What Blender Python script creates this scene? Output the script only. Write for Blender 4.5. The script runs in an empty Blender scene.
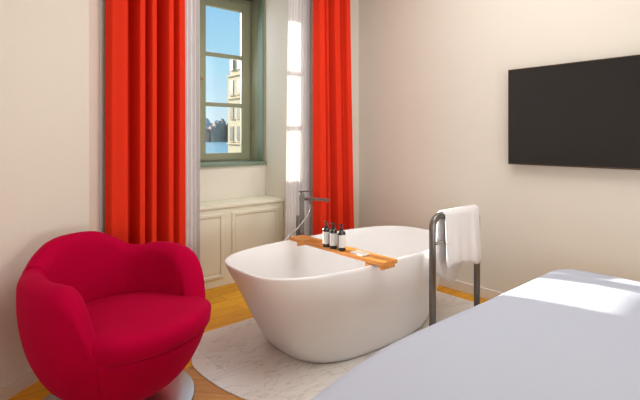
import bpy, bmesh, math, random
from mathutils import Vector, Matrix, noise
random.seed(4)
PI = math.pi
D = bpy.data
COL = bpy.context.scene.collection
S = bpy.context.scene

# ------------------------------------------------------------------ camera, world, sun, fill lights, exposure
cam_d = D.cameras.new('camera'); cam = D.objects.new('camera', cam_d); COL.objects.link(cam)
cam_d.sensor_width = 36.0
cam_d.lens = 452.0/640.0*36.0
cam_d.shift_y = -62.0/640.0
cam_d.clip_start = 0.02; cam_d.clip_end = 20000
cam.location = (0, 0, 1.3)
cam.rotation_euler = (PI/2, 0, math.radians(49.54-90))
S.camera = cam

S.view_settings.view_transform = 'Standard'
S.view_settings.look = 'None'
S.view_settings.gamma = 1
S.view_settings.use_curve_mapping = False
S.view_settings.exposure = 0.12

W = D.worlds.new('sky'); S.world = W; W.use_nodes = True
wn = W.node_tree.nodes; wl = W.node_tree.links
for n in list(wn): wn.remove(n)
wo = wn.new('ShaderNodeOutputWorld'); wb = wn.new('ShaderNodeBackground')
wt = wn.new('ShaderNodeTexCoord'); wsx = wn.new('ShaderNodeSeparateXYZ'); wr = wn.new('ShaderNodeValToRGB')
wr.color_ramp.elements[0].position = 0.0; wr.color_ramp.elements[0].color = (0.72, 0.86, 0.92, 1)
wr.color_ramp.elements[1].position = 0.40; wr.color_ramp.elements[1].color = (0.20, 0.52, 0.84, 1)
e = wr.color_ramp.elements.new(0.16); e.color = (0.42, 0.72, 0.90, 1)
wl.new(wt.outputs['Generated'], wsx.inputs[0]); wl.new(wsx.outputs['Z'], wr.inputs[0])
wl.new(wr.outputs[0], wb.inputs[0]); wl.new(wb.outputs[0], wo.inputs[0])
wb.inputs[1].default_value = 1.0

sd = D.lights.new('sun', 'SUN'); sd.energy = 14.0; sd.angle = math.radians(0.6); sd.color = (1.0, 0.93, 0.82)
so = D.objects.new('sun', sd); COL.objects.link(so)
sdir = Vector((0.165, -1.0, -0.2935)).normalized()
so.rotation_euler = sdir.to_track_quat('-Z', 'Y').to_euler()

def area(name, loc, target, sx, sy, energy, color):
    l = D.lights.new(name, 'AREA'); l.shape = 'RECTANGLE'; l.size = sx; l.size_y = sy
    l.energy = energy; l.color = color
    o = D.objects.new(name, l); COL.objects.link(o); o.location = loc
    o.rotation_euler = (Vector(target)-Vector(loc)).to_track_quat('-Z', 'Y').to_euler()
    return o
area('overhead_fill', (2.0, 1.4, 3.1), (2.0, 1.4, 0), 1.6, 1.8, 36, (0.97, 0.98, 0.98))  # added overhead fill to brighten the room, no fitting there
area('low_rear_fill', (1.2, -2.1, 0.98), (1.7, 2.6, 1.15), 1.1, 0.7, 34, (1.0, 0.98, 0.96))  # unseen fill added low behind the bed for the chair and TV shadows
area('rear_left_fill', (-1.5, -1.7, 1.35), (2.2, 2.4, 0.9), 1.5, 1.5, 19, (0.95, 0.98, 1.0))  # added fill out of view, the room has no window here
area('niche_sky_light', (1.99, 4.13, 1.95), (2.1, 0, 0.6), 1.0, 1.5, 6, (0.78, 0.90, 1.0))

# ------------------------------------------------------------------ helpers
def link(name, bm, mat, parent=None, smooth=False, mats=None):
    me = D.meshes.new(name)
    bmesh.ops.recalc_face_normals(bm, faces=bm.faces)
    bm.to_mesh(me); bm.free()
    for m in ([mat] if mats is None else mats): me.materials.append(m)
    if smooth:
        for p in me.polygons: p.use_smooth = True
    o = D.objects.new(name, me); COL.objects.link(o)
    if parent is not None: o.parent = parent
    return o

def tag(o, label=None, cat=None, group=None, kind=None):
    if label: o['label'] = label
    if cat: o['category'] = cat
    if group: o['group'] = group
    if kind: o['kind'] = kind
    return o

def thing(name, loc, label, cat, group=None, rz=0):
    o = D.objects.new(name, None); COL.objects.link(o); o.location = loc; o.rotation_euler = (0, 0, rz)
    o.empty_display_size = 0.1
    return tag(o, label, cat, group)

def box(bm, x0, x1, y0, y1, z0, z1, bev=0.0, seg=2):
    t = bmesh.new()
    bmesh.ops.create_cube(t, size=1)
    for v in t.verts:
        v.co = Vector(((x0+x1)/2+v.co.x*(x1-x0), (y0+y1)/2+v.co.y*(y1-y0), (z0+z1)/2+v.co.z*(z1-z0)))
    if bev > 0: bmesh.ops.bevel(t, geom=t.edges[:], offset=bev, segments=seg, affect='EDGES', profile=0.5)
    merge(bm, t)

def merge(bm, t):
    vs = [bm.verts.new(v.co) for v in t.verts]
    t.verts.index_update()
    for f in t.faces: bm.faces.new([vs[v.index] for v in f.verts])
    t.free()

def loft(bm, rings, cap0=True, cap1=True, closed=True):
    vr = [[bm.verts.new(p) for p in r] for r in rings]
    n = len(rings[0])
    for a, b in zip(vr, vr[1:]):
        for i in range(n if closed else n-1):
            j = (i+1) % n
            bm.faces.new((a[i], a[j], b[j], b[i]))
    if cap0: bm.faces.new(vr[0])
    if cap1: bm.faces.new(vr[-1])
    return vr

def circle(c, r, z, n=32): return [Vector((c[0]+r*math.cos(2*PI*i/n), c[1]+r*math.sin(2*PI*i/n), z)) for i in range(n)]

def lathe(bm, prof, c=(0, 0), n=32):
    loft(bm, [circle(c, max(r, 1e-4), z, n) for r, z in prof])

def tube(bm, pts, r, n=10, sq=False, r2=None):
    pts = [Vector(p) for p in pts]
    rings = []; up = None
    for i, p in enumerate(pts):
        if i == 0: t = pts[1]-pts[0]
        elif i == len(pts)-1: t = pts[-1]-pts[-2]
        else: t = (pts[i+1]-pts[i]).normalized()+(pts[i]-pts[i-1]).normalized()
        t.normalize()
        if up is None:
            up = Vector((0, 0, 1)) if abs(t.z) < .9 else Vector((0, 1, 0))
        a = up-t*up.dot(t); a.normalize(); up = a; b = t.cross(a)
        if sq:
            rb = r2 or r
            q = []
            for sa, sb in ((1, 1), (-1, 1), (-1, -1), (1, -1)):
                for k in range(3):
                    ang = {(1, 1): 0, (-1, 1): PI/2, (-1, -1): PI, (1, -1): 1.5*PI}[(sa, sb)] + k*PI/4
                    c = min(r, rb)*.35
                    q.append(p+a*(sa*(r-c)+c*math.cos(ang))+b*(sb*(rb-c)+c*math.sin(ang)))
            rings.append(q)
        else:
            rings.append([p+a*r*math.cos(2*PI*k/n)+b*r*math.sin(2*PI*k/n) for k in range(n)])
    loft(bm, rings)

def sup(cx, cy, a, b, z, n=2.5, N=96):
    out = []
    for i in range(N):
        t = 2*PI*i/N; c, s = math.cos(t), math.sin(t)
        out.append(Vector((cx+a*math.copysign(abs(c)**(2/n), c), cy+b*math.copysign(abs(s)**(2/n), s), z)))
    return out

def interp(pts, x):
    if x <= pts[0][0]: return pts[0][1]
    for (a, ya), (b, yb) in zip(pts, pts[1:]):
        if x <= b:
            t = (x-a)/(b-a); t = t*t*(3-2*t); return ya+(yb-ya)*t
    return pts[-1][1]
def lerp(pts, x):
    if x <= pts[0][0]: return pts[0][1]
    for (a, ya), (b, yb) in zip(pts, pts[1:]):
        if x <= b: return ya+(yb-ya)*(x-a)/(b-a)
    return pts[-1][1]

# ------------------------------------------------------------------ materials
def mat(name, col, rough=0.5, metal=0.0, spec=0.5, bump=0.0, bscale=80, var=0.0, vscale=3.0, **kw):
    m = D.materials.new(name); m.use_nodes = True
    nt = m.node_tree; p = nt.nodes['Principled BSDF']
    p.inputs['Base Color'].default_value = (*col, 1)
    p.inputs['Roughness'].default_value = rough; p.inputs['Metallic'].default_value = metal
    p.inputs['Specular IOR Level'].default_value = spec
    for k, v in kw.items(): p.inputs[k.replace('_', ' ')].default_value = v
    tc = nt.nodes.new('ShaderNodeTexCoord')
    if var > 0:
        nz = nt.nodes.new('ShaderNodeTexNoise'); nz.inputs['Scale'].default_value = vscale; nz.inputs['Detail'].default_value = 4
        mx = nt.nodes.new('ShaderNodeMix'); mx.data_type = 'RGBA'
        mx.inputs['A'].default_value = (*[c*(1-var) for c in col], 1)
        mx.inputs['B'].default_value = (*[min(1, c*(1+var)) for c in col], 1)
        nt.links.new(tc.outputs['Object'], nz.inputs['Vector']); nt.links.new(nz.outputs['Fac'], mx.inputs['Factor'])
        nt.links.new(mx.outputs['Result'], p.inputs['Base Color'])
    if bump > 0:
        nb = nt.nodes.new('ShaderNodeTexNoise'); nb.inputs['Scale'].default_value = bscale; nb.inputs['Detail'].default_value = 3
        bp = nt.nodes.new('ShaderNodeBump'); bp.inputs['Strength'].default_value = bump; bp.inputs['Distance'].default_value = 0.01
        nt.links.new(tc.outputs['Object'], nb.inputs['Vector']); nt.links.new(nb.outputs['Fac'], bp.inputs['Height'])
        nt.links.new(bp.outputs[0], p.inputs['Normal'])
    return m

M = {}
M['wall'] = mat('warm_white_plaster', (0.80, 0.755, 0.665), 0.9, spec=0.2, bump=0.05, bscale=30, var=0.02, vscale=1.5)
M['wall_light'] = mat('cream_white_plaster', (0.83, 0.79, 0.69), 0.85, spec=0.2, bump=0.04, bscale=30, var=0.02)
M['trim'] = mat('white_painted_trim', (0.80, 0.75, 0.68), 0.5)
M['ceiling'] = mat('ceiling_paint', (0.85, 0.82, 0.78), 0.9)
M['cabinet'] = mat('cream_lacquer', (0.89, 0.85, 0.70), 0.45, var=0.02)
M['green'] = mat('sage_green_paint', (0.31, 0.315, 0.205), 0.4, var=0.05)
M['green_dark'] = mat('deep_sage_paint', (0.19, 0.25, 0.18), 0.42, spec=0.5, var=0.05)
M['brass'] = mat('aged_brass', (0.45, 0.25, 0.10), 0.35, metal=0.9)
M['dark_metal'] = mat('brushed_gunmetal', (0.21, 0.195, 0.18), 0.36, metal=0.85, var=0.1, vscale=20)
M['steel'] = mat('satin_steel', (0.62, 0.63, 0.64), 0.3, metal=1.0, var=0.05, vscale=8)
M['hose'] = mat('polished_hose', (0.5, 0.5, 0.5), 0.25, metal=1.0)
M['tub'] = mat('white_solid_surface', (0.90, 0.89, 0.89), 0.28, spec=0.5)
M['bed'] = mat('white_cotton', (0.545, 0.585, 0.69), 0.9, spec=0.1, bump=0.05, bscale=200)  # white cloth, bluish skylight tint put into the base colour
M['towel'] = mat('white_terry', (0.88, 0.86, 0.87), 0.95, spec=0.05, bump=0.35, bscale=260)
M['chair'] = mat('crimson_velvet', (0.46, 0.0002, 0.038), 0.8, spec=0.04, bump=0.08, bscale=220, var=0.12, vscale=6,
                 Sheen_Weight=0.3, Sheen_Roughness=0.4, Sheen_Tint=(1.0, 0.05, 0.18, 1))
M['tv_body'] = mat('black_plastic', (0.02, 0.018, 0.016), 0.35)
M['tv_edge'] = mat('bronze_bezel', (0.10, 0.06, 0.04), 0.3, metal=0.6)
M['screen'] = mat('dark_screen_glass', (0.011, 0.011, 0.012), 0.05, spec=0.5)
M['bottle'] = mat('smoked_dark_bottle', (0.018, 0.014, 0.014), 0.2, spec=0.6)
M['label'] = mat('white_label_paper', (0.80, 0.78, 0.76), 0.6)
M['soap'] = mat('ivory_soap', (0.85, 0.80, 0.72), 0.5)
M['facade'] = mat('pale_stone_facade', (0.70, 0.57, 0.37), 0.9, var=0.05, vscale=0.5)
M['facade_window'] = mat('dark_facade_window', (0.10, 0.08, 0.06), 0.5)
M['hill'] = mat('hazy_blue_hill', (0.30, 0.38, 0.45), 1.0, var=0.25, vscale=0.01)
M['town'] = mat('terracotta_town', (0.50, 0.34, 0.26), 1.0, var=0.3, vscale=0.05)  # lightened for distance, haze put into the colour
M['town_grey'] = mat('hazy_grey_town', (0.34, 0.40, 0.46), 1.0, var=0.3, vscale=0.05)  # haze painted in: paler base colour for the far roofs
M['water'] = mat('lake_water', (0.12, 0.26, 0.34), 0.25, spec=0.5)
M['ground'] = mat('street_ground', (0.30, 0.27, 0.22), 0.9)

def curtain_mat():
    m = mat('scarlet_curtain_cloth', (0.90, 0.045, 0.016), 0.85, spec=0.1, bump=0.12, bscale=350)
    nt = m.node_tree; p = nt.nodes['Principled BSDF']
    out = nt.nodes['Material Output']; tr = nt.nodes.new('ShaderNodeBsdfTranslucent'); tr.inputs[0].default_value = (0.85, 0.03, 0.006, 1)
    mx = nt.nodes.new('ShaderNodeMixShader'); mx.inputs[0].default_value = 0.12
    nt.links.new(p.outputs[0], mx.inputs[1]); nt.links.new(tr.outputs[0], mx.inputs[2]); nt.links.new(mx.outputs[0], out.inputs[0])
    return m
M['red'] = curtain_mat()

def sheer_mat():
    m = D.materials.new('white_voile'); m.use_nodes = True; nt = m.node_tree
    for n in list(nt.nodes): nt.nodes.remove(n)
    out = nt.nodes.new('ShaderNodeOutputMaterial')
    df = nt.nodes.new('ShaderNodeBsdfDiffuse'); df.inputs[0].default_value = (0.90, 0.88, 0.88, 1)
    tr = nt.nodes.new('ShaderNodeBsdfTranslucent'); tr.inputs[0].default_value = (0.93, 0.91, 0.90, 1)
    tp = nt.nodes.new('ShaderNodeBsdfTransparent')
    a = nt.nodes.new('ShaderNodeMixShader'); a.inputs[0].default_value = 0.42
    b = nt.nodes.new('ShaderNodeMixShader'); b.inputs[0].default_value = 0.14
    nt.links.new(df.outputs[0], a.inputs[1]); nt.links.new(tr.outputs[0], a.inputs[2])
    nt.links.new(a.outputs[0], b.inputs[1]); nt.links.new(tp.outputs[0], b.inputs[2]); nt.links.new(b.outputs[0], out.inputs[0])
    return m
M['sheer'] = sheer_mat()

def glass_mat():
    m = D.materials.new('window_glass'); m.use_nodes = True; nt = m.node_tree
    for n in list(nt.nodes): nt.nodes.remove(n)
    out = nt.nodes.new('ShaderNodeOutputMaterial')
    tp = nt.nodes.new('ShaderNodeBsdfTransparent'); tp.inputs[0].default_value = (0.97, 0.98, 0.98, 1)
    gl = nt.nodes.new('ShaderNodeBsdfGlossy'); gl.inputs['Roughness'].default_value = 0.02
    fr = nt.nodes.new('ShaderNodeFresnel'); fr.inputs[0].default_value = 1.35
    b = nt.nodes.new('ShaderNodeMixShader')
    nt.links.new(fr.outputs[0], b.inputs[0]); nt.links.new(tp.outputs[0], b.inputs[1]); nt.links.new(gl.outputs[0], b.inputs[2])
    nt.links.new(b.outputs[0], out.inputs[0])
    return m
M['glass'] = glass_mat()

def wood_floor_mat():
    m = D.materials.new('oak_parquet'); m.use_nodes = True; nt = m.node_tree; p = nt.nodes['Principled BSDF']; L = nt.links
    tc = nt.nodes.new('ShaderNodeTexCoord')
    def planks(angle, c1, c2, bw, rh):
        mp = nt.nodes.new('ShaderNodeMapping'); mp.inputs['Rotation'].default_value = (0, 0, math.radians(angle))
        br = nt.nodes.new('ShaderNodeTexBrick'); br.offset = 0.37
        br.inputs['Color1'].default_value = (*c1, 1); br.inputs['Color2'].default_value = (*c2, 1)
        br.inputs['Mortar'].default_value = (c1[0]*.35, c1[1]*.3, c1[2]*.25, 1)
        br.inputs['Scale'].default_value = 1; br.inputs['Mortar Size'].default_value = 0.0016
        br.inputs['Mortar Smooth'].default_value = 0.3; br.inputs['Bias'].default_value = 0.0
        br.inputs['Brick Width'].default_value = bw; br.inputs['Row Height'].default_value = rh
        L.new(tc.outputs['Object'], mp.inputs[0]); L.new(mp.outputs[0], br.inputs['Vector'])
        # grain stretched along the planks
        gm = nt.nodes.new('ShaderNodeMapping'); gm.inputs['Scale'].default_value = (2.0, 26, 1)
        L.new(mp.outputs[0], gm.inputs[0])
        gn = nt.nodes.new('ShaderNodeTexNoise'); gn.inputs['Scale'].default_value = 2.2; gn.inputs['Detail'].default_value = 6
        L.new(gm.outputs[0], gn.inputs['Vector'])
        mx = nt.nodes.new('ShaderNodeMix'); mx.data_type = 'RGBA'; mx.blend_type = 'MULTIPLY'; mx.inputs['Factor'].default_value = 0.55
        rp = nt.nodes.new('ShaderNodeValToRGB')
        rp.color_ramp.elements[0].position = 0.3; rp.color_ramp.elements[0].color = (0.62, 0.52, 0.42, 1)
        rp.color_ramp.elements[1].position = 0.65; rp.color_ramp.elements[1].color = (1, 1, 1, 1)
        L.new(gn.outputs['Fac'], rp.inputs[0]); L.new(br.outputs['Color'], mx.inputs['A']); L.new(rp.outputs[0], mx.inputs['B'])
        return mx.outputs['Result'], br.outputs['Fac']
    a, fa = planks(0, (0.93, 0.47, 0.018), (0.80, 0.36, 0.012), 1.1, 0.135)  # yellower than the field: sun bounce put into the board colour
    b, fb = planks(49, (0.72, 0.38, 0.12), (0.60, 0.28, 0.075), 0.55, 0.110)
    # straight border boards along the window side, diagonal field elsewhere
    sx = nt.nodes.new('ShaderNodeSeparateXYZ'); L.new(tc.outputs['Object'], sx.inputs[0])
    gt = nt.nodes.new('ShaderNodeMath'); gt.operation = 'GREATER_THAN'; gt.inputs[1].default_value = 2.43
    L.new(sx.outputs['Y'], gt.inputs[0])
    gx = nt.nodes.new('ShaderNodeMath'); gx.operation = 'GREATER_THAN'; gx.inputs[1].default_value = 3.0
    L.new(sx.outputs['X'], gx.inputs[0])
    mxm = nt.nodes.new('ShaderNodeMath'); mxm.operation = 'MAXIMUM'; L.new(gt.outputs[0], mxm.inputs[0]); L.new(gx.outputs[0], mxm.inputs[1])
    mx = nt.nodes.new('ShaderNodeMix'); mx.data_type = 'RGBA'
    L.new(mxm.outputs[0], mx.inputs['Factor']); L.new(b, mx.inputs['A']); L.new(a, mx.inputs['B'])
    L.new(mx.outputs['Result'], p.inputs['Base Color'])
    p.inputs['Roughness'].default_value = 0.42; p.inputs['Specular IOR Level'].default_value = 0.3
    return m
M['floor'] = wood_floor_mat()

def marble_mat():
    m = D.materials.new('veined_cream_marble'); m.use_nodes = True; nt = m.node_tree; p = nt.nodes['Principled BSDF']; L = nt.links
    tc = nt.nodes.new('ShaderNodeTexCoord')
    mp = nt.nodes.new('ShaderNodeMapping'); mp.inputs['Rotation'].default_value = (0, 0, math.radians(-12)); mp.inputs['Scale'].default_value = (1, 3.2, 1)
    L.new(tc.outputs['Object'], mp.inputs[0])
    n1 = nt.nodes.new('ShaderNodeTexNoise'); n1.inputs['Scale'].default_value = 2.6; n1.inputs['Detail'].default_value = 8; n1.inputs['Distortion'].default_value = 1.4
    L.new(mp.outputs[0], n1.inputs['Vector'])
    r = nt.nodes.new('ShaderNodeValToRGB')
    cr = r.color_ramp
    base = (0.82, 0.79, 0.75, 1)
    cr.elements[0].position = 0.0; cr.elements[0].color = (0.80, 0.76, 0.71, 1)
    cr.elements[1].position = 1.0; cr.elements[1].color = (0.72, 0.66, 0.58, 1)
    for pos, c in ((0.46, base), (0.492, (0.68, 0.63, 0.57, 1)), (0.52, base), (0.60, (0.84, 0.81, 0.77, 1))):
        el = cr.elements.new(pos); el.color = c
    L.new(n1.outputs['Fac'], r.inputs[0])
    # fine joints between slabs
    br = nt.nodes.new('ShaderNodeTexBrick'); br.offset = 0.5
    br.inputs['Color1'].default_value = (1, 1, 1, 1); br.inputs['Color2'].default_value = (0.95, 0.95, 0.95, 1); br.inputs['Mortar'].default_value = (0.6, 0.55, 0.5, 1)
    br.inputs['Scale'].default_value = 1; br.inputs['Mortar Size'].default_value = 0.0015; br.inputs['Brick Width'].default_value = 1.05; br.inputs['Row Height'].default_value = 0.62
    mo = nt.nodes.new('ShaderNodeMapping'); mo.inputs['Location'].default_value = (0.35, 0.26, 0); L.new(tc.outputs['Object'], mo.inputs[0]); L.new(mo.outputs[0], br.inputs['Vector'])
    mx = nt.nodes.new('ShaderNodeMix'); mx.data_type = 'RGBA'; mx.blend_type = 'MULTIPLY'; mx.inputs['Factor'].default_value = 0.8
    L.new(r.outputs[0], mx.inputs['A']); L.new(br.outputs['Color'], mx.inputs['B']); L.new(mx.outputs['Result'], p.inputs['Base Color'])
    p.inputs['Roughness'].default_value = 0.32
    return m
M['marble'] = marble_mat()

def teak_mat():
    m = D.materials.new('orange_teak'); m.use_nodes = True; nt = m.node_tree; p = nt.nodes['Principled BSDF']; L = nt.links
    tc = nt.nodes.new('ShaderNodeTexCoord'); mp = nt.nodes.new('ShaderNodeMapping'); mp.inputs['Scale'].default_value = (40, 3, 40)
    n1 = nt.nodes.new('ShaderNodeTexNoise'); n1.inputs['Scale'].default_value = 1.6; n1.inputs['Detail'].default_value = 5
    r = nt.nodes.new('ShaderNodeValToRGB')
    r.color_ramp.elements[0].position = 0.3; r.color_ramp.elements[0].color = (0.50, 0.18, 0.030, 1)
    r.color_ramp.elements[1].position = 0.7; r.color_ramp.elements[1].color = (0.80, 0.33, 0.065, 1)
    L.new(tc.outputs['Object'], mp.inputs[0]); L.new(mp.outputs[0], n1.inputs['Vector']); L.new(n1.outputs['Fac'], r.inputs[0]); L.new(r.outputs[0], p.inputs['Base Color'])
    p.inputs['Roughness'].default_value = 0.45
    return m
M['teak'] = teak_mat()

# ------------------------------------------------------------------ room shell
CEIL = 3.2; XR = 3.40; YW = 3.36; NX0, NX1 = 1.40, 2.582; NY = 3.89; WY = 4.17
WZ0, WZ1 = 1.062, 2.76; WX0, WX1 = 1.42, 2.564
def struct(name, bm, m, parent=None, **k):
    o = link(name, bm, m, parent, **k)
    if parent is None: o['kind'] = 'structure'
    return o
b = bmesh.new(); box(b, -2.4, 3.6, -2.7, 4.4, -0.12, 0.0); struct('floor', b, M['floor'])
b = bmesh.new(); box(b, -2.4, 3.6, -2.7, 4.4, CEIL, CEIL+0.12); struct('ceiling', b, M['ceiling'])
b = bmesh.new(); box(b, XR, XR+0.2, -2.7, 4.4, 0, CEIL); struct('wall_right', b, M['wall'])
b = bmesh.new(); box(b, -2.4, 3.4, -2.7, -2.5, 0, CEIL); struct('wall_back', b, M['wall'])
# front wall (window side) with the niche cut through it
b = bmesh.new()
box(b, 0.95, NX0, YW, 4.3, 0, CEIL)
box(b, NX1, XR, YW, 4.3, 0, CEIL)
box(b, NX0, NX1, YW, NY, 2.95, CEIL)
box(b, NX0, NX1, NY, 4.3, 0, WZ0-0.035)
box(b, NX0, NX1, NY, 4.3, WZ1, CEIL)
struct('wall_front', b, M['wall'])
# left wall: gently bent run from the window wall towards the camera side
crv = [(1.08, 3.37), (0.835, 3.235), (0.72, 3.025), (0.60, 2.945), (0.466, 2.86), (0.36, 2.795), (0.26, 2.722), (0.12, 2.61), (-0.10, 2.42), (-0.60, 1.85), (-1.2, 1.0), (-1.9, 0.0), (-2.2, -0.8), (-2.2, -2.5)]
def strip(poly, z0, z1, t):
    bm = bmesh.new()
    ins, outs = [], []
    for i, p in enumerate(poly):
        p = Vector(p); a = Vector(poly[max(i-1, 0)]); c = Vector(poly[min(i+1, len(poly)-1)])
        d = (c-a).normalized(); n = Vector((d.y, -d.x))   # outward
        ins.append(p); outs.append(p+n*t)
    rings = [[Vector((i.x, i.y, z0)), Vector((o.x, o.y, z0)), Vector((o.x, o.y, z1)), Vector((i.x, i.y, z1))] for i, o in zip(ins, outs)]
    loft(bm, rings)
    return bm
def flipdir(poly, t):
    return strip(poly, 0, CEIL, t)
struct('wall_left', flipdir(crv, 0.18), M['wall'])
bs = crv[1:]
struct('baseboard_left', strip(bs, 0, 0.068, -0.014), M['trim'])
b = bmesh.new(); box(b, XR-0.015, XR, -2.5, YW-0.002, 0, 0.085, 0.004); struct('baseboard_right', b, M['trim'])
b = bmesh.new(); box(b, NX1+0.002, XR-0.015, YW-0.014, YW, 0, 0.085, 0.003); struct('baseboard_front', b, M['trim'])

# ------------------------------------------------------------------ window
win = D.objects.new('window_1', None); COL.objects.link(win); win['kind'] = 'structure'; win.location = ((WX0+WX1)/2, WY, WZ0)
def wpart(name, bm, m, parent=win):
    bmesh.ops.translate(bm, verts=bm.verts, vec=-Vector(win.location))
    return link(name, bm, m, parent)
b = bmesh.new()
box(b, WX0, WX0+0.034, WY-0.02, WY+0.06, WZ0, WZ1, 0.004); box(b, WX1-0.034, WX1, WY-0.02, WY+0.06, WZ0, WZ1, 0.004)
box(b, WX0+0.03, WX1-0.03, WY-0.02, WY+0.06, WZ1-0.045, WZ1, 0.004); box(b, WX0+0.03, WX1-0.03, WY-0.02, WY+0.06, WZ0, WZ0+0.012, 0.003)
wpart('window_frame', b, M['green'])
for (x0, x1, g0, g1) in ((WX0+0.036, 1.983, 1.52, 1.925), (1.987, WX1-0.036, 2.043, 2.466)):
    b = bmesh.new(); z0, z1 = WZ0+0.014, WZ1-0.047; y0, y1 = WY-0.028, WY+0.022
    gz0, gz1 = 1.148, 2.624
    box(b, x0, g0, y0, y1, z0, z1, 0.005); box(b, g1, x1, y0, y1, z0, z1, 0.005)
    box(b, g0-0.004, g1+0.004, y0, y1, z0, gz0, 0.004); box(b, g0-0.004, g1+0.004, y0, y1, gz1, z1, 0.004)
    # glazing bead
    box(b, g0-0.004, g0+0.008, y0+0.012, y1-0.01, gz0, gz1); box(b, g1-0.008, g1+0.004, y0+0.012, y1-0.01, gz0, gz1)
    sash = wpart('casement', b, M['green'])
    for zc in (1.638, 2.141):
        b = bmesh.new(); box(b, g0, g1, y0+0.008, y1-0.01, zc-0.020, zc+0.020, 0.006)
        wpart('muntin', b, M['green'], sash)
    b = bmesh.new(); box(b, g0-0.002, g1+0.002, WY-0.001, WY+0.003, gz0-0.002, gz1+0.002); wpart('pane', b, M['glass'], sash)
b = bmesh.new(); box(b, 1.965, 2.005, WY-0.042, WY-0.026, WZ0+0.02, WZ1-0.05, 0.005); wpart('meeting_strip', b, M['green'])
b = bmesh.new()
lathe(b, [(0.010, 0), (0.011, 0.012), (0.016, 0.02), (0.019, 0.032), (0.013, 0.044), (0.0, 0.046)], n=20)
bmesh.ops.scale(b, verts=b.verts, vec=(0.75, 0.75, 0.8))
bmesh.ops.rotate(b, verts=b.verts, cent=(0, 0, 0), matrix=Matrix.Rotation(PI/2, 3, 'X'))
bmesh.ops.translate(b, verts=b.verts, vec=(1.990, WY-0.042, 1.885))
wpart('window_knob', b, M['brass'])
# green jamb linings and the deep sill board
b = bmesh.new(); box(b, WX1, NX1+0.002, NY-0.006, WY+0.05, WZ0, WZ1+0.02, 0.002)
box(b, WX0-0.02, WX0, NY-0.006, WY+0.05, WZ0, WZ1+0.02, 0.002); box(b, WX0, WX1, NY-0.006, WY+0.05, WZ1, WZ1+0.02)
wpart('jamb_lining', b, M['green'])
b = bmesh.new(); box(b, WX1-0.010, WX1+0.001, NY+0.010, NY+0.118, WZ0+0.006, WZ1-0.02, 0.003)
box(b, WX0-0.001, WX0+0.010, NY+0.010, NY+0.118, WZ0+0.006, WZ1-0.02, 0.003)
wpart('folded_shutter', b, M['green_dark'])
b = bmesh.new(); box(b, WX0-0.024, NX1+0.0, NY-0.030, WY+0.03, WZ0-0.034, WZ0, 0.005); wpart('window_sill', b, M['green_dark'])

# ------------------------------------------------------------------ marble bathing platform
def rounded_poly(pts, z): return [Vector((x, y, z)) for x, y in pts]
edge = [(1.74, 2.79), (1.38, 2.785), (1.30, 2.735), (1.14, 2.49), (1.112, 2.35), (1.118, 2.20), (1.135, 2.08), (1.175, 1.94), (1.24, 1.82), (1.33, 1.70), (1.46, 1.59), (1.62, 1.52), (1.80, 1.49), (3.235, 1.49), (3.235, 2.79)]
def smooth_poly(p, keep):
    out = []
    n = len(p)
    for i in range(n):
        a, c = Vector(p[i]), Vector(p[(i+1) % n])
        q = Vector(p[i-1]); r = Vector(p[(i+2) % n])
        if i in keep: out.append(a); continue
        for k in range(4):
            t = k/4
            out.append(0.5*((2*a)+(-q+c)*t+(2*q-5*a+4*c-r)*t*t+(-q+3*a-3*c+r)*t**3))
    return out
sp = smooth_poly(edge, {0, 12, 13, 14})
b = bmesh.new()
loft(b, [rounded_poly([(p.x, p.y) for p in sp], z) for z in (0.0, 0.007)])
tag(struct('trim_1', b, M['marble']), 'cream veined marble slab with curved end set into the wooden floor under the bathtub')

# ------------------------------------------------------------------ cabinet in the niche
cab = thing('window_cabinet', (1.99, 3.73, 0), 'low cream panelled cabinet filling the niche below the green window', 'cabinet')
def local(o, bm): bmesh.ops.translate(bm, verts=bm.verts, vec=-Vector(o.location)); return bm
CY = 3.578
b = bmesh.new(); box(b, NX0+0.004, NX1-0.004, CY, NY-0.004, 0.0, 0.683, 0.003); link('carcass', local(cab, b), M['cabinet'], cab)
b = bmesh.new(); box(b, NX0+0.004, NX1-0.004, CY-0.016, NY-0.003, 0.684, 0.712, 0.006, 3)
link('top_board', local(cab, b), M['cabinet'], cab)
for (x0, x1) in ((1.42, 1.933), (2.013, 2.523)):
    b = bmesh.new(); z0, z1 = 0.075, 0.640; w = 0.030; y0, y1 = CY-0.014, CY+0.001
    box(b, x0, x1, y0, y1, z1-w, z1, 0.006); box(b, x0, x1, y0, y1, z0, z0+w, 0.006)
    box(b, x0, x0+w, y0, y1, z0+w*.6, z1-w*.6, 0.006); box(b, x1-w, x1, y0, y1, z0+w*.6, z1-w*.6, 0.006)
    pn = link('panel_moulding', local(cab, b), M['cabinet'], cab)
    b = bmesh.new(); box(b, x0+w+0.012, x1-w-0.012, CY-0.003, CY+0.001, z0+w+0.012, z1-w-0.012, 0.0015)
    link('panel_field', local(cab, b), M['cabinet'], pn)

# ------------------------------------------------------------------ curtains
AMP = 1.0
def cloth(xs, y0, z0, z1, prof, th, top_w=None, nz=14, seed=0, n=260):
    """xs=(x0,x1); prof: list of (u, depth offset, towards the room positive); widths may narrow upward by top_w=(dx0,dx1)"""
    bm = bmesh.new(); rings = []
    for k in range(nz+1):
        v = k/nz; z = z0+(z1-z0)*v
        pts = []
        for i in range(n+1):
            u = i/n
            dx0, dx1 = top_w if top_w else (0, 0)
            x = xs[0]+dx0*v + u*((xs[1]+dx1*v)-(xs[0]+dx0*v))
            uu = min(1, max(0, u + 0.010*noise.noise(Vector((u*5, v*2.2, seed)))*(1 if 0.04 < u < 0.96 else 0)))
            dep = interp(prof, uu)*AMP*(0.88+0.12*math.cos(v*3+seed+u*4))
            pts.append((x, y0-dep))
        rings.append([Vector((x, y, z)) for x, y in pts]+[Vector((x, y+th, z)) for x, y in reversed(pts)])
    loft(bm, rings)
    return bm
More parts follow.
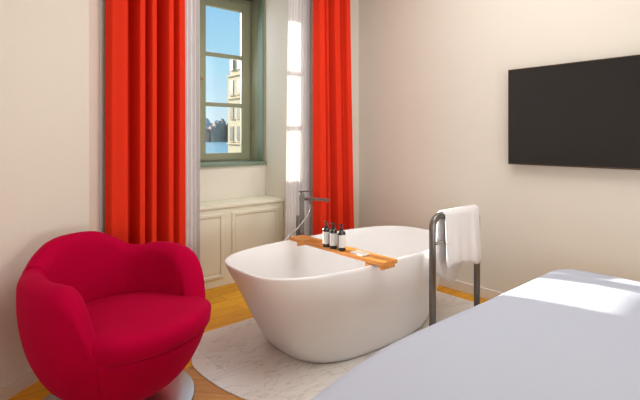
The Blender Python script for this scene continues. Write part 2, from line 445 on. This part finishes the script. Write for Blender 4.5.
# depth profiles read from the folds
pl = [(0, 0.005), (0.05, 0.045), (0.20, 0.060), (0.225, 0.050), (0.26, -0.070), (0.335, -0.072), (0.375, 0.05), (0.43, 0.048), (0.475, -0.035), (0.52, 0.050), (0.575, 0.045),
      (0.615, -0.070), (0.665, -0.065), (0.73, 0.055), (0.785, 0.050), (0.82, -0.012), (0.87, 0.05), (0.935, 0.055), (0.965, 0.01), (1.0, -0.01)]
pr = [(0, 0.0), (0.06, 0.045), (0.16, 0.055), (0.22, 0.0), (0.27, 0.045), (0.33, 0.04), (0.38, -0.070), (0.43, -0.065), (0.50, 0.055), (0.62, 0.060), (0.68, -0.005), (0.73, 0.05),
      (0.79, -0.025), (0.86, 0.05), (0.95, 0.055), (1.0, 0.0)]
HT = 3.196
AMP = 1.75
o = link('curtain', cloth((0.856, 1.418), 3.205, 0.004, HT, pl, 0.006, (0.012, -0.012), seed=1), M['red'], smooth=True)
tag(o, 'scarlet curtain hanging in folds behind the crimson armchair, left of the window', 'curtain')
o = link('curtain', cloth((2.650, 3.145), 3.205, 0.004, HT, pr, 0.006, (0.0, -0.10), seed=5), M['red'], smooth=True)
tag(o, 'scarlet curtain hanging between the window niche and the television wall', 'curtain')
AMP = 1.0
ps = [(i/8, (0.022 if i % 2 else -0.022)*random.uniform(0.5, 1.2)) for i in range(9)]
o = link('sheer_curtain', cloth((1.424, 1.560), 3.235, 0.004, HT, [(u, d*.8) for u, d in ps], 0.0015, (0, -0.01), seed=8), M['sheer'], smooth=True)
tag(o, 'white sheer curtain falling beside the left scarlet curtain and over the window edge', 'sheer curtain')
ps2 = [(i/16, (0.022 if i % 2 else -0.020)*random.uniform(0.5, 1.2)) for i in range(17)]
o = link('sheer_curtain', cloth((2.415, 2.74), 3.312, 0.004, HT, [(u, d*.8) for u, d in ps2], 0.0015, (0.05, 0), seed=11), M['sheer'], smooth=True)
tag(o, 'bright sunlit white sheer curtain behind the bath filler tap, right of the niche', 'sheer curtain')
for n_, (x0, x1) in enumerate(((0.86, 1.57), (2.39, 3.26))):
    b = bmesh.new(); box(b, x0, x1, 3.20, 3.31, CEIL-0.012, CEIL+0.0, 0.002)
    struct('trim_%d' % (n_+2), b, M['trim'])

# ------------------------------------------------------------------ bathtub
TX, TY = 2.166, 2.227
FL = 0.007
tub = thing('bathtub', (TX, TY, FL), 'white freestanding oval bathtub on the marble slab', 'bathtub')
outer = [(0.0, .560, .352, 3.0), (0.006, .572, .362, 3.0), (0.03, .590, .372, 3.0), (0.09, .628, .386, 3.0), (0.17, .674, .398, 3.0), (0.25, .715, .407, 3.0), (0.33, .758, .414, 3.0),
         (0.41, .800, .419, 3.05), (0.48, .836, .424, 3.2), (0.525, .860, .4275, 3.2), (0.543, .868, .428, 3.2)]
rim = [(0.549, .867, .4265, 3.2), (0.552, .863, .423, 3.2), (0.552, .854, .414, 3.2), (0.549, .848, .408, 3.2), (0.543, .844, .404, 3.2)]
inner = [(0.50, .824, .398, 3.3), (0.42, .781, .390, 2.9), (0.33, .726, .376, 2.8), (0.25, .670, .358, 2.7), (0.18, .610, .328, 2.6), (0.13, .545, .285, 2.5), (0.105, .47, .24, 2.4), (0.095, .36, .18, 2.3), (0.092, .15, .08, 2.0)]
b = bmesh.new()
loft(b, [sup(0, 0, a_, b_, z, n_) for z, a_, b_, n_ in outer+rim+inner])
link('basin', b, M['tub'], tub, smooth=True)
b = bmesh.new(); lathe(b, [(0.0, 0.093), (0.03, 0.093), (0.032, 0.097), (0.028, 0.100), (0.0, 0.101)], n=24); link('drain', b, M['steel'], tub, smooth=True)

# ------------------------------------------------------------------ teak bath shelf
RZ = FL+0.552
sh = thing('bath_shelf', (1.985, 2.2, RZ), 'orange teak shelf board laid across the white bathtub', 'bath shelf')
b = bmesh.new(); t = 0.022; z0 = 0.011; x0, x1, y0, y1 = -.055, .072, -.485, .402
# board made around real openings: two slots at the far end and a shallow soap recess
def slab(bm, xa, xb, ya, yb, za=z0, zb=z0+t): box(bm, xa, xb, ya, yb, za, zb)
slots = [(-.048, -.034), (-.018, -.004), (.012, .026)]
sy0, sy1 = .13, .25
slab(b, x0, x1, y0, -.325); slab(b, x0, x1, -.175, sy0); slab(b, x0, x1, sy1, y1)
slab(b, x0, -.048, sy0, sy1); slab(b, -.034, -.018, sy0, sy1); slab(b, -.004, .012, sy0, sy1); slab(b, .026, x1, sy0, sy1)
slab(b, x0, -.046, -.325, -.175); slab(b, .048, x1, -.325, -.175); slab(b, -.046, .048, -.325, -.175, z0, z0+0.014)
bmesh.ops.remove_doubles(b, verts=b.verts, dist=1e-5)
link('board', b, M['teak'], sh)
for ya, zl in ((-.466, -.012), (-.350, -.016), (.310, -.016)):
    b = bmesh.new(); box(b, -.050, .060, ya-.010, ya+.010, zl, 0.0112, 0.002)
    link('batten', b, M['teak'], sh)

def make_bottle():
    r = thing('toiletry_bottle', (0, 0, 0), 'x', 'bottle')
    b = bmesh.new(); lathe(b, [(0.0, 0), (0.023, 0), (0.0255, 0.003), (0.0255, 0.110), (0.023, 0.118), (0.013, 0.122), (0.011, 0.126), (0.0, 0.126)], n=28)
    link('bottle_body', b, M['bottle'], r, smooth=True)
    b = bmesh.new(); lathe(b, [(0.0, 0.1262), (0.013, 0.1262), (0.013, 0.140), (0.006, 0.142), (0.005, 0.152), (0.009, 0.153), (0.009, 0.163), (0.0, 0.164)], n=20)
    box(b, -0.005, 0.005, -0.030, 0.0, 0.154, 0.161, 0.002)
    link('pump', b, M['bottle'], r)
    b = bmesh.new(); rings = []
    for z in (0.022, 0.100):
        rings.append([Vector((rr*math.cos(a_), rr*math.sin(a_), z)) for rr, a_ in [(0.0259, math.radians(k)) for k in range(0, 156, 8)]+[(0.0266, math.radians(k)) for k in range(152, -1, -8)]])
    loft(b, rings); link('label', b, M['label'], r)
    return r
def copy_tree(o, parent=None):
    c = o.copy(); COL.objects.link(c)
    if parent: c.parent = parent
    for ch in [q for q in D.objects if q.parent == o and q != c]: copy_tree(ch, c)
    return c
bot = make_bottle()
BZ = RZ+z0+t
spots = [(1.945, 2.215, 'leftmost dark pump bottle with white label on the teak shelf, farthest from the soap'),
         (1.947, 2.150, 'middle one of the three dark pump bottles on the teak shelf'),
         (1.951, 2.078, 'rightmost dark pump bottle with white label on the teak shelf, nearest the soap')]
for i, (x, y, lab) in enumerate(spots):
    o = bot if i == 0 else copy_tree(bot)
    o.location = (x, y, BZ+0.0003); o.rotation_euler = (0, 0, math.radians(-200+12*i)); tag(o, lab, 'bottle', 'dark pump bottles on the bath shelf')
b = bmesh.new(); box(b, 1.946, 2.020, 1.895, 2.005, RZ+z0+0.0142, RZ+z0+0.029, 0.005, 3)
tag(link('soap_bar', b, M['soap'], smooth=False), 'ivory soap bar lying in the recess of the teak shelf', 'soap')

# ------------------------------------------------------------------ floor-standing bath filler
fx, fy = 2.150, 2.735
tap = thing('bath_filler', (fx, fy, FL), 'tall dark metal floor-standing bath filler beside the far rim of the bathtub', 'tap', rz=math.radians(-38))
b = bmesh.new(); box(b, -.055, .055, -.055, .055, 0, 0.010, 0.003); link('base_plate', b, M['dark_metal'], tap)
b = bmesh.new(); box(b, -.020, .020, -.020, .020, 0.010, 0.862, 0.004); link('column', b, M['dark_metal'], tap)
b = bmesh.new(); box(b, -.022, .022, -.022, .022, 0.815, 0.850, 0.004)
link('mixer_body', b, M['dark_metal'], tap)
sdv = Matrix.Rotation(math.radians(38), 3, 'Z') @ Vector((0.115, -0.175, 0)).normalized()
b = bmesh.new(); tube(b, [sdv*0.01+Vector((0, 0, .826)), sdv*0.215+Vector((0, 0, .826))], 0.010, sq=True, r2=0.017); sp_ = link('spout', b, M['dark_metal'], tap)
b = bmesh.new(); tube(b, [sdv*0.200+Vector((0, 0, .817)), sdv*0.200+Vector((0, 0, .808))], 0.009, 12); link('aerator', b, M['dark_metal'], sp_)
b = bmesh.new(); tube(b, [Vector((0, 0, .850)), Vector((0, 0, .878))], 0.015, 16)
tube(b, [sdv*-0.02+Vector((0, 0, .882)), sdv*0.085+Vector((0, 0, .890))], 0.0055, sq=True, r2=0.014); link('lever', b, M['dark_metal'], tap)
b = bmesh.new(); box(b, -.030, -.0195, -.012, .012, 0.52, 0.60, 0.003)
tube(b, [Vector((-.034, 0, .44)), Vector((-.036, 0, .60)), Vector((-.034, 0, .70))], 0.010, 12); link('hand_shower', b, M['dark_metal'], tap)
rot = Matrix.Rotation(math.radians(38), 3, 'Z')
h0 = rot @ Vector((2.168-fx, 2.700-fy, 0)); 
hp = [Vector((2.178, 2.692, .812)), Vector((2.180, 2.672, .77)), Vector((2.158, 2.675, .72)), Vector((2.116, 2.690, .66)), Vector((2.066, 2.703, .61)), Vector((2.020, 2.712, .575)), Vector((1.975, 2.712, .545)), Vector((1.945, 2.715, .515)), Vector((1.955, 2.735, .45)), Vector((1.99, 2.755, .32)), Vector((2.06, 2.76, .18)), Vector((2.13, 2.755, .08))]
hh = []
for i in range(len(hp)-1):
    a, c = hp[i], hp[i+1]; q = hp[max(0, i-1)]; r = hp[min(len(hp)-1, i+2)]
    for k in range(6):
        s = k/6
        hh.append(0.5*((2*a)+(-q+c)*s+(2*q-5*a+4*c-r)*s*s+(-q+3*a-3*c+r)*s**3))
hh.append(hp[-1])
b = bmesh.new(); tube(b, [rot @ (p-Vector((fx, fy, FL))) for p in hh], 0.0055, 8); link('hose', b, M['hose'], tap, smooth=True)

# ------------------------------------------------------------------ towel rail and towel
rail = thing('towel_rail', (2.64, 1.70, FL), 'dark metal floor-standing towel rail between the bathtub and the bed', 'towel rail')
xl, xr2, zt = -.262, .258, .795
def hoop(y, xa, xb, z_top, z_bot, rad):
    pts = [(xa, y, z_bot), (xa, y, z_top-rad)]
    for k in range(1, 8): a = PI-k*PI/16; pts.append((xa+rad+rad*math.cos(a), y, z_top-rad+rad*math.sin(a)))
    pts.append((xa+rad, y, z_top)); pts.append((xb-rad, y, z_top))
    for k in range(1, 8): a = PI/2-k*PI/16; pts.append((xb-rad+rad*math.cos(a), y, z_top-rad+rad*math.sin(a)))
    pts += [(xb, y, z_top-rad), (xb, y, z_bot)]
    return pts
b = bmesh.new(); tube(b, hoop(0, xl, xr2, zt, 0.006, .07), 0.0215, 16); link('frame', b, M['dark_metal'], rail, smooth=True)
b = bmesh.new(); tube(b, [(xl+.01, 0, .625), (xr2-.01, 0, .625)], 0.010, 10); link('cross_bar', b, M['dark_metal'], rail, smooth=True)
for x in (xl, xr2):
    b = bmesh.new(); lathe(b, [(0.0, 0), (0.034, 0), (0.034, 0.005), (0.030, 0.007), (0, 0.007)], (x, 0), 24); link('foot', b, M['dark_metal'], rail)
# towel: one folded cloth over the top bar
TB = FL+zt; RY = 1.70
b = bmesh.new(); prof = []
rb = 0.0235
def towel_ring(u):
    x = 2.476+u*(2.868-2.476)
    front_z = 0.470+0.018*math.sin(u*5)-0.012*u
    back_z = lerp([(0, .43), (0.10, .40), (0.38, .335), (0.55, .345), (0.63, .41), (1, .44)], u)
    w = 0.003*math.sin(u*9)+0.003*math.sin(u*23+1)+0.016*math.exp(-((u-.80)/.06)**2)
    pts = []
    for k in range(16):
        v = k/15; z = front_z+(TB-0.0-front_z)*v
        pts.append((x+0.010*(1-v)*(u-.2), RY-rb-(w+0.004)*(1-v*.8)-0.010*(1-v), z))
    for k in range(1, 10):
        a = PI-k*PI/10; pts.append((x, RY+rb*math.cos(a), TB+rb*math.sin(a)))
    for k in range(16):
        v = k/15; z = TB+(back_z-TB)*v
        pts.append((x+0.02*v*(u-.6), RY+rb+(w*.8+0.006)*v+0.006*v, z))
    return pts
N = 60; ringsA = [towel_ring(i/N) for i in range(N+1)]
th = 0.011
R = []
for r in ringsA:
    P = [Vector(p) for p in r]; out = []
    for i, p in enumerate(P):
        tdir = (P[min(i+1, len(P)-1)]-P[max(i-1, 0)]); nrm = Vector((0, -tdir.z, tdir.y))
        if nrm.length > 0: nrm.normalize()
        out.append(p+nrm*th)
    R.append(P+out[::-1])
loft(b, R)
tag(link('towel', b, M['towel'], smooth=True), 'white towel folded over the dark metal towel rail', 'towel')

# ------------------------------------------------------------------ television
tv = thing('television', (3.34, 1.056, 1.46), 'large black flat television mounted on the right wall above the bed foot', 'television')
wv, hv = 0.640, 0.360
b = bmesh.new(); box(b, 0.0, 0.028, -wv, wv, -hv, hv, 0.003); link('housing', b, M['tv_body'], tv)
b = bmesh.new()
box(b, -0.004, 0.002, -wv, wv, -hv, -hv+0.009, 0.001); box(b, -0.004, 0.002, -wv, wv, hv-0.006, hv, 0.001)
box(b, -0.004, 0.002, -wv, -wv+0.006, -hv+.009, hv-.006, 0.001); box(b, -0.004, 0.002, wv-0.006, wv, -hv+.009, hv-.006, 0.001)
link('bezel', b, M['tv_edge'], tv)
b = bmesh.new(); box(b, -0.002, 0.0, -wv+.006, wv-.006, -hv+.009, hv-.006); link('screen', b, M['screen'], tv)
b = bmesh.new(); box(b, 0.028, 0.059, -.22, .22, -.16, .16, 0.003); link('wall_bracket', b, M['tv_body'], tv)

# ------------------------------------------------------------------ bed
bed = thing('bed', (1.65, 0.20, 0), 'large bed with smooth white duvet in the foreground below the television', 'bed')
def rrect(x0, x1, y0, y1, z, r, n=14, m=22):
    out = []
    r = max(0.002, min(r, (x1-x0)/2-.001, (y1-y0)/2-.001))
    cs = [(x1-r, y1-r, 0), (x0+r, y1-r, PI/2), (x0+r, y0+r, PI), (x1-r, y0+r, 1.5*PI)]
    for i, (cx, cy, a0) in enumerate(cs):
        for k in range(n+1):
            a = a0+k*PI/2/n; out.append(Vector((cx+r*math.cos(a), cy+r*math.sin(a), z)))
        nx = cs[(i+1) % 4]; a1 = nx[2]
        p = out[-1]; q = Vector((nx[0]+r*math.cos(a1), nx[1]+r*math.sin(a1), z))
        for k in range(1, m): out.append(p.lerp(q, k/m))
    return out
BX0, BX1, BY0, BY1 = 0.50, 2.80, -0.75, 1.125
def duvet():
    bm = bmesh.new(); rings = []
    spec = [(0.14, 0.03), (0.15, 0.012), (0.20, 0.004), (0.30, 0.0), (0.42, 0.0)]
    rr = 0.085; zt = 0.565
    for z, i in spec: rings.append((z, i))
    for k in range(0, 9):
        a = k*PI/2/8; rings.append((zt-rr+rr*math.sin(a), rr*(1-math.cos(a))))
    for k in range(1, 22):
        i = 0.085+k*0.040; rings.append((zt+0.028*(1-math.exp(-(i-.085)/.30)), i))
    R = []
    for z, i in rings:
        ring = rrect(BX0+i, BX1-i, BY0+i, BY1-i, z, max(0.02, 0.15-i*0.7))
        for p in ring:
            if p.x < 1.35: p.y -= 0.13*max(0, (p.y+0.2)/1.3)*((1.35-p.x)/.6)**1.6*.8
            s = noise.noise(Vector((p.x*1.6, p.y*1.6, 3.3)))
            f = noise.noise(Vector((p.x*5, p.y*5, p.z*5)))
            p.z += 0.008*s + 0.0025*f if z > 0.4 else 0
            if z < 0.5:
                d = 0.012*noise.noise(Vector((p.x*4, p.y*4, p.z*1.0)))
                p.x += d; p.y += d*.8
        R.append(ring)
    loft(bm, R)
    return bm
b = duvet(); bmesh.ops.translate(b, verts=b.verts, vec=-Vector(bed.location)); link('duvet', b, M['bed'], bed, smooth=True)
b = bmesh.new(); box(b, BX0+.06, BX1-.08, BY0+.06, BY1-.08, 0.06, 0.30, 0.03); bmesh.ops.translate(b, verts=b.verts, vec=-Vector(bed.location)); link('bed_base', b, M['cabinet'], bed)
for x in (BX0+.14, BX1-.16):
    for y in (BY0+.14, BY1-.16):
        b = bmesh.new(); lathe(b, [(0.0, 0), (0.022, 0), (0.028, 0.065), (0.0, 0.065)], (x-bed.location.x, y-bed.location.y), 16); link('leg', b, M['dark_metal'], bed)

# ------------------------------------------------------------------ armchair
CX, CYY = 0.690, 2.350
F = math.atan2(-0.93, 0.37)
ch = thing('swivel_armchair', (CX, CYY, 0), 'crimson velvet tub armchair with rounded arms on a round steel pedestal', 'armchair', rz=F-(-PI/2))
# local frame: front = -Y, back = +Y, right arm on +X
Hc = [(-20, .790), (0, .795), (20, .785), (34, .745), (48, .695), (58, .692), (72, .708), (88, .712), (102, .705), (112, .678), (121, .600), (128, .470), (132, .405), (136, .384), (150, .380), (165, .380), (180, .380), (200, .380)]
Rc = [(0.055, .12), (.075, .19), (.10, .245), (.13, .290), (.17, .330), (.22, .366), (.28, .397), (.34, .420), (.40, .437), (.46, .448), (.54, .456), (.62, .455), (.70, .446), (.80, .425)]
def cat(p, x):
    for k in range(1, len(p)-2):
        if x <= p[k+1][0]:
            (x0, a), (x1, b), (x2, c), (x3, d) = p[k-1:k+3]
            t = (x-x1)/(x2-x1); m1 = (c-a)/(x2-x0)*(x2-x1); m2 = (d-b)/(x3-x1)*(x2-x1)
            return (2*t**3-3*t*t+1)*b+(t**3-2*t*t+t)*m1+(-2*t**3+3*t*t)*c+(t**3-t*t)*m2
    return p[-2][1]
KX = [(0, .93), (50, .92), (90, .915), (118, .94), (140, 1.01), (180, 1.02)]
def shell():
    bm = bmesh.new(); rings = []
    NA = 180
    for i in range(NA):
        phi = -180+360*i/NA
        ap = abs(phi)
        H = cat(Hc, ap)-(0.030*math.exp(-((ap-88)/26)**2) if phi < 0 else 0)
        T = interp([(0, .115), (45, .11), (75, .130), (110, .138), (124, .115), (136, .06), (180, .06)], ap)
        kx = interp(KX, ap)
        a = math.radians(phi)
        dx, dy = math.sin(a), math.cos(a)
        prof = []
        zc = H-T/2
        for k in range(15):
            z = 0.055+(zc-0.055)*(k/14)**1.25; prof.append((lerp(Rc, z)*kx, z))
        ro = prof[-1][0]; rc = ro-T/2
        for k in range(1, 11):
            b_ = k*PI/10; prof.append((rc+T/2*math.cos(b_), zc+T/2*math.sin(b_)))
        ri = ro-T
        zi = .30
        for k in range(1, 9):
            v = k/8; z = zc+(zi-zc)*v
            rin = ri+(min(ri, .325)-ri)*(v**1.3)
            prof.append((rin, z))
        prof.append((.1, zi-.01))
        rings.append([Vector((r*dx, r*dy, z)) for r, z in prof])
    vr = [[bm.verts.new(p) for p in r] for r in rings]
    n = len(vr[0])
    for i in range(NA):
        A, B = vr[i], vr[(i+1) % NA]
        for k in range(n-1): bm.faces.new((A[k], A[k+1], B[k+1], B[k]))
    bm.faces.new([r[0] for r in vr]); bm.faces.new([r[-1] for r in vr][::-1])
    return bm
o = link('shell', shell(), M['chair'], ch, smooth=True)
def seat():
    bm = bmesh.new(); R = []
    NA = 120
    def plan(phi, s, grow=0):
        ap = abs(phi)
        r = interp([(0, .325), (60, .330), (100, .340), (118, .365), (130, .415), (140, .445), (160, .455), (180, .452)], ap)+grow
        a = math.radians(phi); return Vector((r*s*math.sin(a), r*s*math.cos(a), 0))
    for z, g in ((0.330, -.012), (.338, -.004), (.350, .002), (.385, .006), (.405, .002), (.420, -.010), (.430, -.030)):
        ring = []
        for i in range(NA):
            phi = -180+360*i/NA; p = plan(phi, 1, g); p.z = z; ring.append(p)
        R.append(ring)
    for k in range(1, 9):
        s = 1-k/9; ring = []
        for i in range(NA):
            phi = -180+360*i/NA; p = plan(phi, s, -.030*s); p.z = .430+.022*math.sin((1-s)*PI/2); ring.append(p)
        R.append(ring)
    for ring in R:
        for p in ring: p.z += -0.075*(p.y) + 0.018
    loft(bm, R)
    return bm
link('seat_cushion', seat(), M['chair'], ch, smooth=True)
for s in (-1, 1):
    pts = []
    a = math.radians(131*s)
    for k in range(12):
        z = .372-(.372-.07)*k/11; r = lerp(Rc, z)*interp(KX, 131)+.0005
        pts.append((r*math.sin(a), r*math.cos(a), z))
    b = bmesh.new(); tube(b, pts, 0.0028, 8); link('seam', b, M['chair'], ch, smooth=True)
for s in (-1, 1):
    ap = 47; a = math.radians(ap*s); H = cat(Hc, ap); T = .11; zc = H-T/2; kx = interp(KX, ap)
    ro = lerp(Rc, zc)*kx; ri = ro-T; pts = []
    for k in range(3, 10):
        b_ = k*PI/10; r = ro-T/2+(T/2+.0004)*math.cos(b_); pts.append((r*math.sin(a), r*math.cos(a), zc+(T/2+.0004)*math.sin(b_)))
    for k in range(1, 7):
        v = k/8; r = ri+(min(ri, .325)-ri)*(v**1.3)-.0003; pts.append((r*math.sin(a), r*math.cos(a), zc+(.30-zc)*v))
    b = bmesh.new(); tube(b, pts, 0.0018, 6); link('seam', b, M['chair'], ch, smooth=True)
b = bmesh.new(); lathe(b, [(0, 0), (.365, 0), (.369, .004), (.365, .010), (.30, .014), (.07, .022), (0, .022)], n=72); link('pedestal_disc', b, M['steel'], ch, smooth=False)
b = bmesh.new(); lathe(b, [(0, .020), (.06, .021), (.035, .03), (.030, .045), (.032, .054), (0, .0545)], n=32); link('pedestal_column', b, M['steel'], ch, smooth=True)

# ------------------------------------------------------------------ outside the window
b = bmesh.new(); box(b, -2500, 3500, 150, 2600, -12.4, -12); tag(link('lake', b, M['water']), kind='structure')
b = bmesh.new(); box(b, -100, 120, 12, 150, -12.6, -11.6); tag(link('street', b, M['ground']), kind='structure')
bd = thing('apartment_building', (29, 38, -11.6), 'pale stone corner building with shuttered windows seen through the right window pane', 'building')
def bl(bm): bmesh.ops.translate(bm, verts=bm.verts, vec=-Vector(bd.location)); return bm
b = bmesh.new(); box(b, 25, 37, 30, 45.2, -11.6, 8.3); link('facade', bl(b), M['facade'], bd)
b = bmesh.new(); box(b, 25.10, 36, 31, 44.9, 8.3, 10.2); link('attic_storey', bl(b), M['facade'], bd)
for z in (8.1, 5.6, 0.6):
    b = bmesh.new(); box(b, 24.9, 37.1, 29.9, 45.3, z, z+0.16); link('cornice', bl(b), M['facade'], bd)
for fz in (8.75, 6.1, 3.5, 1.0, -1.9, -4.5):
    for k in range(8):
        yc = 44.35-k*1.55
        if yc < 33: continue
        b = bmesh.new(); box(b, 24.96, 25.2, yc-.36, yc+.36, fz, fz+(1.15 if fz > 8 else 1.55)); link('window', bl(b), M['facade_window'], bd)
        if fz < 8:
            b = bmesh.new(); box(b, 24.90, 25.0, yc-.48, yc+.48, fz-.14, fz-.04); link('window_ledge', bl(b), M['facade'], bd)
# far shore: blocky old town and hills
rs = random.Random(9)
def shore(name, D0, x0, x1, h0, h1, n, m, lab, cat, peaks=None):
    bm = bmesh.new()
    for i in range(n):
        x = x0+(x1-x0)*(i+.5)/n; w = (x1-x0)/n*rs.uniform(.8, 1.25)
        h = lerp(peaks, i/(n-1))*rs.uniform(.85, 1.12) if peaks else rs.uniform(h0, h1)
        dd = D0+rs.uniform(-15, 15)
        t = bmesh.new()
        rings = [[Vector((x-w/2, dd, -12)), Vector((x+w/2, dd, -12)), Vector((x+w/2, dd+30, -12)), Vector((x-w/2, dd+30, -12))],
                 [Vector((x-w/2, dd, -12+h)), Vector((x+w/2, dd, -12+h)), Vector((x+w/2, dd+30, -12+h)), Vector((x-w/2, dd+30, -12+h))],
                 [Vector((x-w/3, dd+14, -12+h*1.2)), Vector((x+w/3, dd+14, -12+h*1.2)), Vector((x+w/3, dd+16, -12+h*1.2)), Vector((x-w/3, dd+16, -12+h*1.2))]]
        loft(t, rings); merge(bm, t)
    tag(link(name, bm, m), lab, cat, kind='stuff')
shore('waterfront_houses', 1500, 560, 1300, 20, 34, 44, M['town'], 'reddish waterfront houses across the water, seen through the lower window pane', 'houses', peaks=[(0, 30), (.22, 32), (.27, 50), (.31, 74), (.36, 70), (.6, 60), (1, 50)])
shore('far_town', 1800, 500, 1700, 30, 60, 50, M['town_grey'], 'grey-blue roofs rising behind the waterfront houses', 'town', peaks=[(0, 60), (.25, 66), (.32, 88), (.36, 70), (.5, 62), (1, 60)])
bm = bmesh.new(); R = []
for i in range(121):
    x = -900+i*36; h = 70+28*noise.noise(Vector((x*.004, 1, 2)))+12*noise.noise(Vector((x*.015, 5, 2)))
    h *= 1.0
    R.append([Vector((x, 2290, -12)), Vector((x, 2350, -12+h*.6)), Vector((x, 2420, -12+h)), Vector((x, 2590, -12))])
loft(bm, R); tag(link('hills', bm, M['hill'], smooth=True), kind='structure')
